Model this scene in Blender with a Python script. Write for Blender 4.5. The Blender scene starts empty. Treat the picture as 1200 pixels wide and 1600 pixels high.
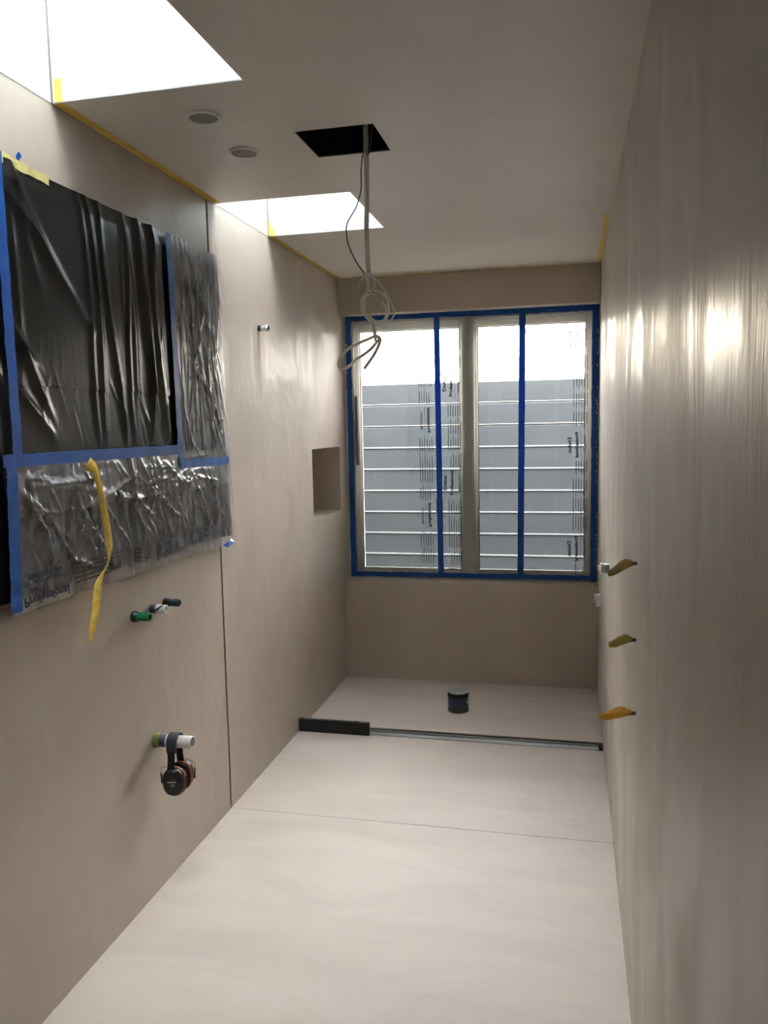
import bpy, bmesh, math, random
import numpy as np
from mathutils import Vector, Matrix

random.seed(7)
RNG = np.random.default_rng(11)
SC = bpy.context.scene
COL = SC.collection

# ---------------------------------------------------------------- camera
W, D, H = 1.499, 4.669, 2.4            # room width, depth to the end wall, ceiling height
YG = 4.77                              # plane of the window frame
YN = -1.35                             # wall behind the camera
cam_data = bpy.data.cameras.new('camera')
cam = bpy.data.objects.new('camera', cam_data)
COL.objects.link(cam)
R = [[0.9743977849707336, 0.22397271707446564, -0.019625968776319492],
     [-0.004796560500790265, 0.1079807690387211, 0.994141411734351],
     [-0.2247797803439846, 0.9685950523950076, -0.10629052085874029]]
cam.matrix_world = Matrix(((R[0][0], R[1][0], -R[2][0], 1.3388),
                           (R[0][1], R[1][1], -R[2][1], 0.0),
                           (R[0][2], R[1][2], -R[2][2], 1.5367),
                           (0, 0, 0, 1)))
cam_data.sensor_fit = 'HORIZONTAL'
cam_data.sensor_width = 36.0
cam_data.lens = 1258.28 * 36.0 / 1200.0
cam_data.clip_start = 0.02
SC.camera = cam

# ---------------------------------------------------------------- sky, sun, exposure
world = bpy.data.worlds.new('world')
SC.world = world
world.use_nodes = True
nt = world.node_tree
nt.nodes.clear()
# thin bright overcast: cool white overhead, paler and a little warmer low down, a soft glow round the hidden low sun
tcw = nt.nodes.new('ShaderNodeTexCoord')
sep = nt.nodes.new('ShaderNodeSeparateXYZ')
nt.links.new(tcw.outputs['Generated'], sep.inputs[0])
skr = nt.nodes.new('ShaderNodeValToRGB')
er = skr.color_ramp.elements
er[0].position, er[0].color = 0.0, (0.15, 0.138, 0.118, 1)
er[1].position, er[1].color = 1.0, (1.95, 1.95, 1.99, 1)
for pos, c in ((0.12, (0.24, 0.225, 0.20, 1)), (0.28, (1.25, 1.22, 1.16, 1)), (0.5, (1.8, 1.8, 1.78, 1))):
    e_ = er.new(pos)
    e_.color = c
nt.links.new(sep.outputs['Z'], skr.inputs['Fac'])
SUN_AZ, SUN_EL = math.radians(-4), math.radians(6.8)
dt = nt.nodes.new('ShaderNodeVectorMath')
dt.operation = 'DOT_PRODUCT'
dt.inputs[1].default_value = (math.sin(SUN_AZ) * math.cos(SUN_EL), math.cos(SUN_AZ) * math.cos(SUN_EL), math.sin(SUN_EL))
nt.links.new(tcw.outputs['Generated'], dt.inputs[0])
mx0 = nt.nodes.new('ShaderNodeMath')
mx0.operation = 'MAXIMUM'
mx0.inputs[1].default_value = 0.0
nt.links.new(dt.outputs['Value'], mx0.inputs[0])
pw = nt.nodes.new('ShaderNodeMath')
pw.operation = 'POWER'
pw.inputs[1].default_value = 60.0
nt.links.new(mx0.outputs[0], pw.inputs[0])
glow = nt.nodes.new('ShaderNodeMix')
glow.data_type = 'RGBA'
glow.blend_type = 'ADD'
glow.clamp_result = False
nt.links.new(pw.outputs[0], glow.inputs['Factor'])
nt.links.new(skr.outputs['Color'], glow.inputs[6])
glow.inputs[7].default_value = (0.13, 0.104, 0.07, 1)
bg = nt.nodes.new('ShaderNodeBackground')
bg.inputs['Strength'].default_value = 1.0
wo = nt.nodes.new('ShaderNodeOutputWorld')
nt.links.new(glow.outputs[2], bg.inputs['Color'])
nt.links.new(bg.outputs[0], wo.inputs['Surface'])

sun_data = bpy.data.lights.new('sun', 'SUN')
sun_data.energy = 0.02
sun_data.angle = math.radians(3.0)
sun_data.color = (1.0, 0.86, 0.66)
sun = bpy.data.objects.new('sun', sun_data)
COL.objects.link(sun)
# light travels from ahead (about 4 degrees left of the room's axis, 7 degrees up) towards the camera
_d = Vector((math.sin(math.radians(-4)) * -1, -1.0, -math.tan(math.radians(6.8)))).normalized()
sun.rotation_euler = _d.to_track_quat('-Z', 'Y').to_euler()
sun.location = (0.2, 12, 4)

vs = SC.view_settings
vs.view_transform = 'Standard'
vs.look = 'None'
vs.gamma = 1.0
vs.use_curve_mapping = False
vs.exposure = 5.02
SC.cycles.max_bounces = 10
SC.cycles.diffuse_bounces = 6
SC.cycles.transparent_max_bounces = 16


# ---------------------------------------------------------------- materials
def srgb(r, g, b):
    f = lambda c: (c / 255 / 12.92) if c / 255 <= 0.04045 else ((c / 255 + 0.055) / 1.055) ** 2.4
    return (f(r), f(g), f(b), 1.0)


def new_mat(name):
    m = bpy.data.materials.new(name)
    m.use_nodes = True
    t = m.node_tree
    p = t.nodes['Principled BSDF']
    return m, t, p


def coords(t, scale=(1, 1, 1), shift=(0, 0, 0)):
    tc = t.nodes.new('ShaderNodeTexCoord')
    mp = t.nodes.new('ShaderNodeMapping')
    mp.inputs['Scale'].default_value = scale
    mp.inputs['Location'].default_value = shift
    t.links.new(tc.outputs['Object'], mp.inputs['Vector'])
    return mp.outputs['Vector']


def noise(t, vec, scale, detail=4, rough=0.55, dist=0.0):
    n = t.nodes.new('ShaderNodeTexNoise')
    n.inputs['Scale'].default_value = scale
    n.inputs['Detail'].default_value = detail
    n.inputs['Roughness'].default_value = rough
    n.inputs['Distortion'].default_value = dist
    t.links.new(vec, n.inputs['Vector'])
    return n.outputs['Fac']


def ramp(t, fac, p0, c0, p1, c1):
    r = t.nodes.new('ShaderNodeValToRGB')
    r.color_ramp.elements[0].position = p0
    r.color_ramp.elements[0].color = c0
    r.color_ramp.elements[1].position = p1
    r.color_ramp.elements[1].color = c1
    t.links.new(fac, r.inputs['Fac'])
    return r.outputs['Color']


def bump(t, p, height, strength, dist, prev=None):
    b = t.nodes.new('ShaderNodeBump')
    b.inputs['Strength'].default_value = strength
    b.inputs['Distance'].default_value = dist
    t.links.new(height, b.inputs['Height'])
    if prev is not None:
        t.links.new(prev, b.inputs['Normal'])
    t.links.new(b.outputs['Normal'], p.inputs['Normal'])
    return b.outputs['Normal']


def mono(v):
    return (v, v, v, 1)


def mat_plain(name, col, rough=0.5, metal=0.0, var=0.12, scale=30, bmp=0.0, spec=0.5):
    """one-colour material with a little procedural mottling"""
    m, t, p = new_mat(name)
    v = coords(t)
    n = noise(t, v, scale)
    lo = tuple(c * (1 - var) for c in col[:3]) + (1,)
    hi = tuple(min(1, c * (1 + var)) for c in col[:3]) + (1,)
    t.links.new(ramp(t, n, 0.3, lo, 0.7, hi), p.inputs['Base Color'])
    p.inputs['Roughness'].default_value = rough
    p.inputs['Metallic'].default_value = metal
    p.inputs['Specular IOR Level'].default_value = spec
    if bmp:
        bump(t, p, n, bmp, 0.002)
    return m


def mat_wall(name, c0, c1, stretch, r0, r1, bs, spec=0.5):
    """trowelled mineral wall coating with a satin sheen, trowel strokes running upright"""
    m, t, p = new_mat(name)
    v1 = coords(t, stretch, (3.7, 1.3, 0.4))
    big = noise(t, v1, 2.2, 5, 0.6, 0.6)
    t.links.new(ramp(t, big, 0.32, c0, 0.68, c1), p.inputs['Base Color'])
    fine = noise(t, v1, 16, 6, 0.65, 0.3)
    v2 = coords(t, (1, 1, 1))
    grain = noise(t, v2, 420, 2, 0.5)
    patch = noise(t, coords(t, (1, 1, 0.55), (1.1, 2.3, 0.7)), 3.0, 3, 0.6, 1.2)
    t.links.new(ramp(t, patch, 0.38, mono(r0), 0.62, mono(r1)), p.inputs['Roughness'])
    # strokes show where the coat is thick: scale their relief with a patch noise
    ml = t.nodes.new('ShaderNodeMath')
    ml.operation = 'MULTIPLY'
    t.links.new(fine, ml.inputs[0])
    t.links.new(ramp(t, patch, 0.35, mono(0.2), 0.65, mono(1.0)), ml.inputs[1])
    n0 = bump(t, p, ml.outputs[0], bs, 0.006)
    wr_ = noise(t, coords(t, (1, 1, 0.38)), 48, 3, 0.6, 0.4)
    m2 = t.nodes.new('ShaderNodeMath')
    m2.operation = 'MULTIPLY'
    t.links.new(wr_, m2.inputs[0])
    t.links.new(ramp(t, patch, 0.45, mono(0.0), 0.62, mono(1.0)), m2.inputs[1])
    n1 = bump(t, p, m2.outputs[0], bs * 0.6, 0.003, n0)
    bump(t, p, grain, 0.10, 0.0015, n1)
    p.inputs['Specular IOR Level'].default_value = spec
    return m


M = {}
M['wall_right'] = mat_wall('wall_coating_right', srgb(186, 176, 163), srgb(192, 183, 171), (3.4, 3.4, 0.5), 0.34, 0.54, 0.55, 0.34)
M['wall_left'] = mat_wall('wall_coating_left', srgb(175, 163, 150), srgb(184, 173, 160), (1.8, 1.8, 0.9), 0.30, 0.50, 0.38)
M['wall_back'] = mat_wall('wall_coating_back', srgb(174, 161, 148), srgb(182, 170, 157), (2.0, 2.0, 1.0), 0.45, 0.6, 0.18)
M['ceiling'] = mat_plain('ceiling_paint', srgb(214, 208, 198), 0.42, var=0.03, scale=5, bmp=0.04)
M['shaft'] = mat_plain('shaft_paint', srgb(194, 203, 205), 0.6, var=0.02, scale=4)


def mat_floor():
    m, t, p = new_mat('floor_coating')
    v = coords(t, (0.8, 2.4, 1))
    big = noise(t, v, 1.8, 5, 0.6, 0.8)
    a = ramp(t, big, 0.32, srgb(175, 166, 157), 0.68, srgb(187, 179, 170))
    sm = noise(t, coords(t, (1.3, 5, 1)), 3.4, 5, 0.7, 1.0)
    st = ramp(t, sm, 0.60, mono(0.0), 0.78, mono(0.5))
    mx = t.nodes.new('ShaderNodeMix')
    mx.data_type = 'RGBA'
    t.links.new(st, mx.inputs['Factor'])
    t.links.new(a, mx.inputs[6])
    mx.inputs[7].default_value = srgb(170, 160, 150)
    t.links.new(mx.outputs[2], p.inputs['Base Color'])
    p.inputs['Roughness'].default_value = 0.62
    p.inputs['Specular IOR Level'].default_value = 0.3
    g = noise(t, coords(t), 260, 2)
    n1 = bump(t, p, sm, 0.15, 0.003)
    bump(t, p, g, 0.08, 0.001, n1)
    return m


M['floor'] = mat_floor()
M['groove'] = mat_plain('joint_sealant', srgb(116, 106, 96), 0.7)


def mat_tape(name, col, trans, rough=0.45):
    """crepe masking tape: slightly translucent, finely wrinkled"""
    m, t, p = new_mat(name)
    v = coords(t)
    n = noise(t, v, 60, 3)
    lo = tuple(c * 0.82 for c in col[:3]) + (1,)
    hi = tuple(min(1, c * 1.15) for c in col[:3]) + (1,)
    cr = ramp(t, n, 0.3, lo, 0.7, hi)
    t.links.new(cr, p.inputs['Base Color'])
    p.inputs['Roughness'].default_value = rough
    bump(t, p, noise(t, v, 300, 2), 0.25, 0.001)
    tr = t.nodes.new('ShaderNodeBsdfTranslucent')
    t.links.new(cr, tr.inputs['Color'])
    mx = t.nodes.new('ShaderNodeMixShader')
    mx.inputs[0].default_value = trans
    t.links.new(p.outputs[0], mx.inputs[1])
    t.links.new(tr.outputs[0], mx.inputs[2])
    t.links.new(mx.outputs[0], t.nodes['Material Output'].inputs['Surface'])
    return m


M['blue_tape'] = mat_tape('blue_masking_tape', srgb(18, 84, 168), 0.3)
M['blue_tape_film'] = mat_tape('blue_masking_tape_on_film', srgb(38, 92, 172), 0.1, 0.35)
M['yellow_tape'] = mat_tape('yellow_masking_tape', srgb(240, 212, 104), 0.35)
M['yellow_tape_pale'] = mat_tape('pale_yellow_masking_tape', srgb(214, 204, 140), 0.2)
M['amber_tape'] = mat_tape('amber_tape', srgb(250, 206, 84), 0.4)
M['olive_tape'] = mat_tape('dull_tape', srgb(206, 186, 108), 0.3)


def mat_film(name, clear, gloss_rough, tint, haze, spec=1.0, streak=None):
    """clear masking film: see-through, unevenly hazy, glossy"""
    m = bpy.data.materials.new(name)
    m.use_nodes = True
    t = m.node_tree
    t.nodes.clear()
    o = t.nodes.new('ShaderNodeOutputMaterial')
    trn = t.nodes.new('ShaderNodeBsdfTransparent')
    trn.inputs['Color'].default_value = (clear, clear, clear, 1)
    dif = t.nodes.new('ShaderNodeBsdfDiffuse')
    dif.inputs['Color'].default_value = tint
    trl = t.nodes.new('ShaderNodeBsdfTranslucent')
    trl.inputs['Color'].default_value = tint
    gl = t.nodes.new('ShaderNodeBsdfGlossy')
    gl.inputs['Roughness'].default_value = gloss_rough
    gl.inputs['Color'].default_value = (spec, spec, spec, 1)
    fr = t.nodes.new('ShaderNodeFresnel')
    fr.inputs['IOR'].default_value = 1.5
    m1 = t.nodes.new('ShaderNodeMixShader')
    m1.inputs[0].default_value = 0.5
    t.links.new(dif.outputs[0], m1.inputs[1])
    t.links.new(trl.outputs[0], m1.inputs[2])
    v = coords(t, streak or (1, 1, 0.6))
    if streak:                                   # haze noise drawn out into slanting streaks
        v.node.inputs['Rotation'].default_value = (-0.35, 0, 0)
    n = noise(t, v, 7, 5, 0.6, 0.8)
    lo, hi = (0.6, 1.7) if streak else (0.6, 1.4)
    hz = ramp(t, n, 0.36 if streak else 0.3, mono(haze * lo), 0.72 if streak else 0.7, mono(min(0.95, haze * hi)))
    m2 = t.nodes.new('ShaderNodeMixShader')
    t.links.new(hz, m2.inputs[0])
    t.links.new(trn.outputs[0], m2.inputs[1])
    t.links.new(m1.outputs[0], m2.inputs[2])
    m3 = t.nodes.new('ShaderNodeMixShader')
    t.links.new(fr.outputs[0], m3.inputs[0])
    t.links.new(m2.outputs[0], m3.inputs[1])
    t.links.new(gl.outputs[0], m3.inputs[2])
    t.links.new(m3.outputs[0], o.inputs['Surface'])
    return m


M['window_film'] = mat_film('window_masking_film', 0.96, 0.22, (0.85, 0.87, 0.9, 1), 0.012, 0.5)
M['clear_film'] = mat_film('clear_masking_film', 0.95, 0.2, (0.85, 0.86, 0.88, 1), 0.30, streak=(1, 3.2, 0.8))
M['milky_film'] = mat_film('doubled_masking_film', 0.92, 0.22, (0.85, 0.86, 0.88, 1), 0.40, streak=(1, 3.2, 0.8))
M['glass'] = mat_film('window_glass', 0.97, 0.01, (0.8, 0.85, 0.85, 1), 0.004)


def mat_black_sheet():
    m, t, p = new_mat('black_builders_film')
    n = noise(t, coords(t), 12, 5, 0.6)
    t.links.new(ramp(t, n, 0.3, srgb(12, 13, 14), 0.7, srgb(24, 25, 27)), p.inputs['Base Color'])
    p.inputs['Roughness'].default_value = 0.24
    p.inputs['Specular IOR Level'].default_value = 0.6
    bump(t, p, noise(t, coords(t, (1, 1, 0.35)), 45, 4, 0.6, 0.5), 0.25, 0.003)
    return m


M['black_sheet'] = mat_black_sheet()
M['print'] = mat_plain('printed_ink', srgb(22, 28, 48), 0.6)
M['frame'] = mat_plain('window_frame_paint', srgb(206, 203, 190), 0.4, var=0.03, scale=8)
M['gasket'] = mat_plain('window_gasket', srgb(96, 94, 88), 0.6)
M['fence'] = mat_plain('fence_board', srgb(38, 46, 52), 0.6, var=0.08, scale=6)
M['fence_light_line'] = mat_plain('fence_painted_light', srgb(118, 127, 129), 0.5)  # pale colour stands in for light along the board joints
M['ground'] = mat_plain('outside_ground', srgb(82, 80, 75), 0.9, scale=2)
M['house'] = mat_plain('outside_render', srgb(120, 116, 110), 0.9, scale=3)
M['grille'] = mat_plain('speaker_mesh', srgb(128, 122, 114), 0.6, scale=200, var=0.3)
M['white_plastic'] = mat_plain('white_plastic', srgb(226, 226, 224), 0.35, var=0.03)
M['cable'] = mat_plain('white_cable_sheath', srgb(222, 220, 210), 0.45, var=0.04)
M['grey_wire'] = mat_plain('grey_wire', srgb(110, 108, 102), 0.5)
M['black_plastic'] = mat_plain('black_plastic', srgb(22, 23, 25), 0.38, var=0.1)
M['black_rubber'] = mat_plain('black_rubber', srgb(14, 15, 15), 0.75, var=0.25, scale=60)
M['orange_plastic'] = mat_plain('orange_plastic', srgb(160, 84, 44), 0.45)
M['band_fabric'] = mat_plain('band_padding', srgb(52, 54, 58), 0.6)
M['steel'] = mat_plain('steel', srgb(200, 200, 200), 0.25, 1.0)
M['chrome'] = mat_plain('chrome', srgb(225, 228, 230), 0.12, 1.0, var=0.03)
M['brass_wire'] = mat_plain('yoke_wire', srgb(176, 160, 132), 0.3, 1.0)
M['aluminium'] = mat_plain('aluminium_profile', srgb(190, 194, 194), 0.38, 0.75, var=0.06)
M['green_pipe'] = mat_plain('green_pipe', srgb(8, 122, 76), 0.4)
M['dark_green'] = mat_plain('dark_green_cap', srgb(16, 66, 58), 0.4)
M['lime_putty'] = mat_plain('green_putty', srgb(120, 132, 66), 0.7, var=0.35, scale=120)
M['blue_smear'] = mat_plain('blue_grey_coating', srgb(74, 86, 108), 0.5, var=0.35, scale=90)
M['plaster_smear'] = mat_plain('dried_plaster', srgb(196, 186, 160), 0.8)
M['silver_tape'] = mat_plain('silver_wrap', srgb(150, 158, 158), 0.35, 0.4, var=0.2, scale=80, bmp=0.5)
M['navy_tape'] = mat_plain('blue_pipe_wrap', srgb(40, 56, 76), 0.45, var=0.2, bmp=0.4)
M['dark_wrap'] = mat_plain('dark_pipe_wrap', srgb(44, 48, 48), 0.5, var=0.3)
M['void'] = mat_plain('roof_void', srgb(60, 54, 48), 0.9)
M['door'] = mat_plain('door_paint', srgb(190, 182, 172), 0.5)


# ---------------------------------------------------------------- builders
def link(name, me, mat, parent=None, smooth=False):
    o = bpy.data.objects.new(name, me)
    COL.objects.link(o)
    if mat is not None:
        for mm in (mat if isinstance(mat, (list, tuple)) else [mat]):
            me.materials.append(mm)
    if smooth:
        me.polygons.foreach_set('use_smooth', [True] * len(me.polygons))
    if parent is not None:
        o.parent = parent
        o.matrix_parent_inverse = parent.matrix_basis.inverted()
    return o


def mesh(name, verts, faces, mat, parent=None, smooth=False, recalc=False):
    me = bpy.data.meshes.new(name)
    me.from_pydata([tuple(v) for v in verts], [], [tuple(f) for f in faces])
    if recalc:
        bm = bmesh.new()
        bm.from_mesh(me)
        bmesh.ops.recalc_face_normals(bm, faces=bm.faces)
        bm.to_mesh(me)
        bm.free()
    me.update()
    return link(name, me, mat, parent, smooth)


class MB:
    """collects shapes into one mesh"""
    def __init__(s):
        s.v, s.f = [], []

    def box(s, x0, y0, z0, x1, y1, z1):
        b = len(s.v)
        s.v += [(x, y, z) for z in (z0, z1) for y in (y0, y1) for x in (x0, x1)]
        s.f += [tuple(b + i for i in q) for q in
                ((0, 2, 3, 1), (4, 5, 7, 6), (0, 1, 5, 4), (2, 6, 7, 3), (0, 4, 6, 2), (1, 3, 7, 5))]
        return s

    def lathe(s, prof, axis, org, seg=24, cap0=True, cap1=True):
        """prof: (r, h) pairs along axis 'x','y','z','-x','-y'"""
        b = len(s.v)
        n = len(prof)
        for r, h in prof:
            for k in range(seg):
                a = 2 * math.pi * k / seg
                u, w = r * math.cos(a), r * math.sin(a)
                p = {'x': (h, u, w), '-x': (-h, w, u), 'y': (w, h, u), '-y': (u, -h, w), 'z': (u, w, h)}[axis]
                s.v.append(tuple(org[i] + p[i] for i in range(3)))
        for i in range(n - 1):
            for k in range(seg):
                k2 = (k + 1) % seg
                s.f.append((b + i * seg + k, b + i * seg + k2, b + (i + 1) * seg + k2, b + (i + 1) * seg + k))
        if cap0:
            s.f.append(tuple(b + k for k in reversed(range(seg))))
        if cap1:
            s.f.append(tuple(b + (n - 1) * seg + k for k in range(seg)))
        return s

    def tube(s, pts, rad, seg=8, sub=4, closed_ends=True, flat=1.0):
        """round tube along a smooth path; rad a number or one per control point"""
        P = [Vector(p) for p in pts]
        rr = [rad] * len(P) if isinstance(rad, (int, float)) else list(rad)
        path, rads = [], []
        for i in range(len(P) - 1):
            p0, p1, p2, p3 = P[max(i - 1, 0)], P[i], P[i + 1], P[min(i + 2, len(P) - 1)]
            for k in range(sub):
                u = k / sub
                path.append(0.5 * ((2 * p1) + (p2 - p0) * u + (2 * p0 - 5 * p1 + 4 * p2 - p3) * u * u
                                   + (3 * p1 - p0 - 3 * p2 + p3) * u ** 3))
                rads.append(rr[i] * (1 - u) + rr[i + 1] * u)
        path.append(P[-1])
        rads.append(rr[-1])
        b = len(s.v)
        up = None
        for i, p in enumerate(path):
            tdir = (path[min(i + 1, len(path) - 1)] - path[max(i - 1, 0)]).normalized()
            if up is None:
                up = tdir.orthogonal().normalized()
            up = (up - tdir * up.dot(tdir))
            up = up.normalized() if up.length > 1e-6 else tdir.orthogonal().normalized()
            sd = tdir.cross(up)
            for k in range(seg):
                a = 2 * math.pi * k / seg
                s.v.append(tuple(p + up * (rads[i] * math.cos(a)) + sd * (rads[i] * flat * math.sin(a))))
        for i in range(len(path) - 1):
            for k in range(seg):
                k2 = (k + 1) % seg
                s.f.append((b + i * seg + k, b + i * seg + k2, b + (i + 1) * seg + k2, b + (i + 1) * seg + k))
        if closed_ends:
            s.f.append(tuple(b + k for k in reversed(range(seg))))
            e = b + (len(path) - 1) * seg
            s.f.append(tuple(e + k for k in range(seg)))
        return s

    def build(s, name, mat, parent=None, smooth=False):
        o = mesh(name, s.v, s.f, mat, parent, False, recalc=True)
        if smooth:
            me = o.data
            me.polygons.foreach_set('use_smooth', [True] * len(me.polygons))
            try:
                me.set_sharp_from_angle(angle=math.radians(40))
            except Exception:
                pass
        return o


def bevel(o, w, seg=2):
    md = o.modifiers.new('bevel', 'BEVEL')
    md.width = w
    md.segments = seg
    md.limit_method = 'ANGLE'
    md.angle_limit = math.radians(40)
    return o


def empty(name, loc=(0, 0, 0)):
    o = bpy.data.objects.new(name, None)
    o.empty_display_size = 0.1
    o.location = loc
    COL.objects.link(o)
    return o


def tag(o, label, cat, group=None):
    o['label'] = label
    o['category'] = cat
    if group:
        o['group'] = group
    return o


def struct(o, label=None, cat=None):
    o['kind'] = 'structure'
    if label:
        o['label'] = label
    if cat:
        o['category'] = cat
    return o


def relief(name, ucuts, vcuts, depth, place, mat, parent=None):
    """a wall, floor or ceiling as one mesh: a grid of cells, each at its own depth; depth None is an opening.
    place(u, v, d) gives the world point. Cells at different depth are joined by side faces."""
    V, F = [], []

    def quad(a, b, c, d):
        i = len(V)
        V.extend([a, b, c, d])
        F.append((i, i + 1, i + 2, i + 3))
    nu, nv = len(ucuts) - 1, len(vcuts) - 1
    DEEP = depth.get('edge', 0.0)
    g = lambda i, j: depth.get((i, j), 0.0)
    for i in range(nu):
        for j in range(nv):
            d = g(i, j)
            u0, u1, v0, v1 = ucuts[i], ucuts[i + 1], vcuts[j], vcuts[j + 1]
            if d is not None:
                quad(place(u0, v0, d), place(u1, v0, d), place(u1, v1, d), place(u0, v1, d))
            dd = DEEP if d is None else d
            if i + 1 < nu:
                e = g(i + 1, j)
                e = DEEP if e is None else e
                if abs(e - dd) > 1e-6:
                    quad(place(u1, v0, dd), place(u1, v0, e), place(u1, v1, e), place(u1, v1, dd))
            if j + 1 < nv:
                e = g(i, j + 1)
                e = DEEP if e is None else e
                if abs(e - dd) > 1e-6:
                    quad(place(u0, v1, dd), place(u0, v1, e), place(u1, v1, e), place(u1, v1, dd))
    me = bpy.data.meshes.new(name)
    me.from_pydata(V, [], F)
    bm = bmesh.new()
    bm.from_mesh(me)
    bmesh.ops.remove_doubles(bm, verts=bm.verts, dist=1e-5)
    bmesh.ops.recalc_face_normals(bm, faces=bm.faces)
    bm.to_mesh(me)
    bm.free()
    return link(name, me, mat, parent)


# ---------------------------------------------------------------- the room
ZT = 3.30                                # top of the skylight shafts / roof
YW = 4.92                                # outer face of the window wall
S1 = (1.43, 1.98)                        # skylight holes along y
S2 = (2.986, 3.552)
SX = 0.54
GY = 2.912                               # upright joint in the left wall, seam in the floor

# floor: seam step, channel groove
CH0, CH1 = 3.768, 3.872
u = [0.0, W]
v = [YN, GY, GY + 0.004, CH0, CH1, YW]
fl = relief('floor', u, v, {(0, 0): 0.0, (0, 1): -0.0012, (0, 2): 0.0, (0, 3): -0.032},
            lambda a, b, d: (a, b, d), M['floor'])
struct(fl)

# left wall: joint groove and niche
NI = (4.10, 4.63, 1.041, 1.42)
v = [YN, GY - 0.008, GY + 0.008, NI[0], NI[1], YW]
z = [0.0 - 0.05, NI[2], NI[3], ZT]
dp = {(1, j): -0.011 for j in range(3)}
dp[(3, 1)] = -0.2
wl = relief('wall_left', v, z, dp, lambda a, b, d: (d, a, b), M['wall_left'])
struct(wl)
sealant = MB().box(-0.0105, GY - 0.008, 0, -0.006, GY + 0.008, H).build('joint_sealant', M['groove'], wl)

wr = MB().box(W, YN, -0.05, W + 0.15, YW, ZT).build('wall_right', M['wall_right'])
struct(wr)
wf = MB().box(-0.2, YN - 0.1, -0.05, W + 0.15, YN, ZT).build('wall_front', M['wall_back'])
struct(wf)
dr = MB().box(0.32, YN, 0.0, 1.14, YN + 0.03, 2.04).build('door_1', M['door'])
struct(dr)
MB().box(0.27, YN, 0, 0.32, YN + 0.045, 2.09).box(1.14, YN, 0, 1.19, YN + 0.045, 2.09).box(
    0.32, YN, 2.04, 1.14, YN + 0.045, 2.09).build('door_frame', M['frame'], dr)
MB().lathe([(0.025, 0.03), (0.025, 0.037), (0.009, 0.038), (0.009, 0.075), (0.022, 0.08), (0.024, 0.1), (0.012, 0.108)],
           'y', (1.07, YN, 1.02)).build('door_knob', M['steel'], dr, True)

# end wall: low wall with sill, bulkhead over the window
wb = MB().box(0, D, -0.05, W, YW, 0.607).build('wall_back', M['wall_back'])
bevel(wb, 0.004)
struct(wb)
bk = MB().box(0, D, 2.19, W, YW, ZT).build('trim_1', M['wall_back'])
bevel(bk, 0.004)
struct(bk)

# ceiling with two skylight holes and a fan opening
FH = (0.545, 0.783, 2.352, 2.590)
u = [0.0, SX, FH[0], FH[1], W]
v = [YN, S1[0], S1[1], FH[2], FH[3], S2[0], S2[1], D]
dp = {'edge': 0.004, (0, 1): None, (0, 5): None, (2, 3): None}
cl = relief('ceiling', u, v, dp, lambda a, b, d: (a, b, H + d), M['ceiling'])
struct(cl)

# roof deck above, closing the dark void
rf = MB()
ys = [YN - 0.1, S1[0], S1[1], S2[0], S2[1], YW]
for i in (0, 2, 4):
    rf.box(-0.2, ys[i], ZT, W + 0.15, ys[i + 1], ZT + 0.05)
for a in (S1, S2):
    rf.box(SX, a[0], ZT, W + 0.15, a[1], ZT + 0.05)
    rf.box(-0.2, a[0], ZT, 0.0, a[1], ZT + 0.05)
rf = rf.build('ceiling_2', M['void'])
rf.name = 'trim_2'
struct(rf)
for yb in (2.28, 2.62):
    MB().box(SX + 0.02, yb, H + 0.10, W, yb + 0.045, H + 0.2).build('ceiling_joist', M['void'], cl)

# skylights: painted shafts with a frame and a pane on top
for n, a in ((2, S1), (3, S2)):
    sk = empty('window_%d' % n, (SX / 2, sum(a) / 2, ZT))
    struct(sk)
    t = 0.012
    zb = H + 0.0005
    MB().box(0.004, a[1] - 0.001, H + 0.002, SX - 0.001, a[1] + t, ZT + 0.05).build('shaft_panel', M['shaft'], sk)
    MB().box(0.004, a[0] - t, H + 0.002, SX - 0.001, a[0] + 0.001, ZT + 0.05).build('shaft_panel', M['shaft'], sk)
    MB().box(SX - 0.001, a[0] - t, H + 0.002, SX + t, a[1] + t, ZT + 0.05).build('shaft_panel', M['shaft'], sk)
    MB().box(0.0005, a[0], H, 0.0012, a[1], ZT + 0.05).build('shaft_panel', M['shaft'], sk)
    MB().box(0.0012, a[1] - 0.004, H, 0.0055, a[1], ZT + 0.05).build('corner_shadow_line', M['groove'], sk)  # dark strip stands in for the shadow gap between the shaft walls
    f = MB()
    fw = 0.045
    zf0, zf1 = ZT + 0.05, ZT + 0.1
    f.box(-fw, a[0] - fw, zf0, SX + fw, a[0], zf1).box(-fw, a[1], zf0, SX + fw, a[1] + fw, zf1)
    f.box(-fw, a[0], zf0, 0.0, a[1], zf1).box(SX, a[0], zf0, SX + fw, a[1], zf1)
    f.build('skylight_frame', M['white_plastic'], sk)
    MB().box(0.0, a[0], ZT + 0.08, SX, a[1], ZT + 0.081).build('skylight_pane', M['glass'], sk)

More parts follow.
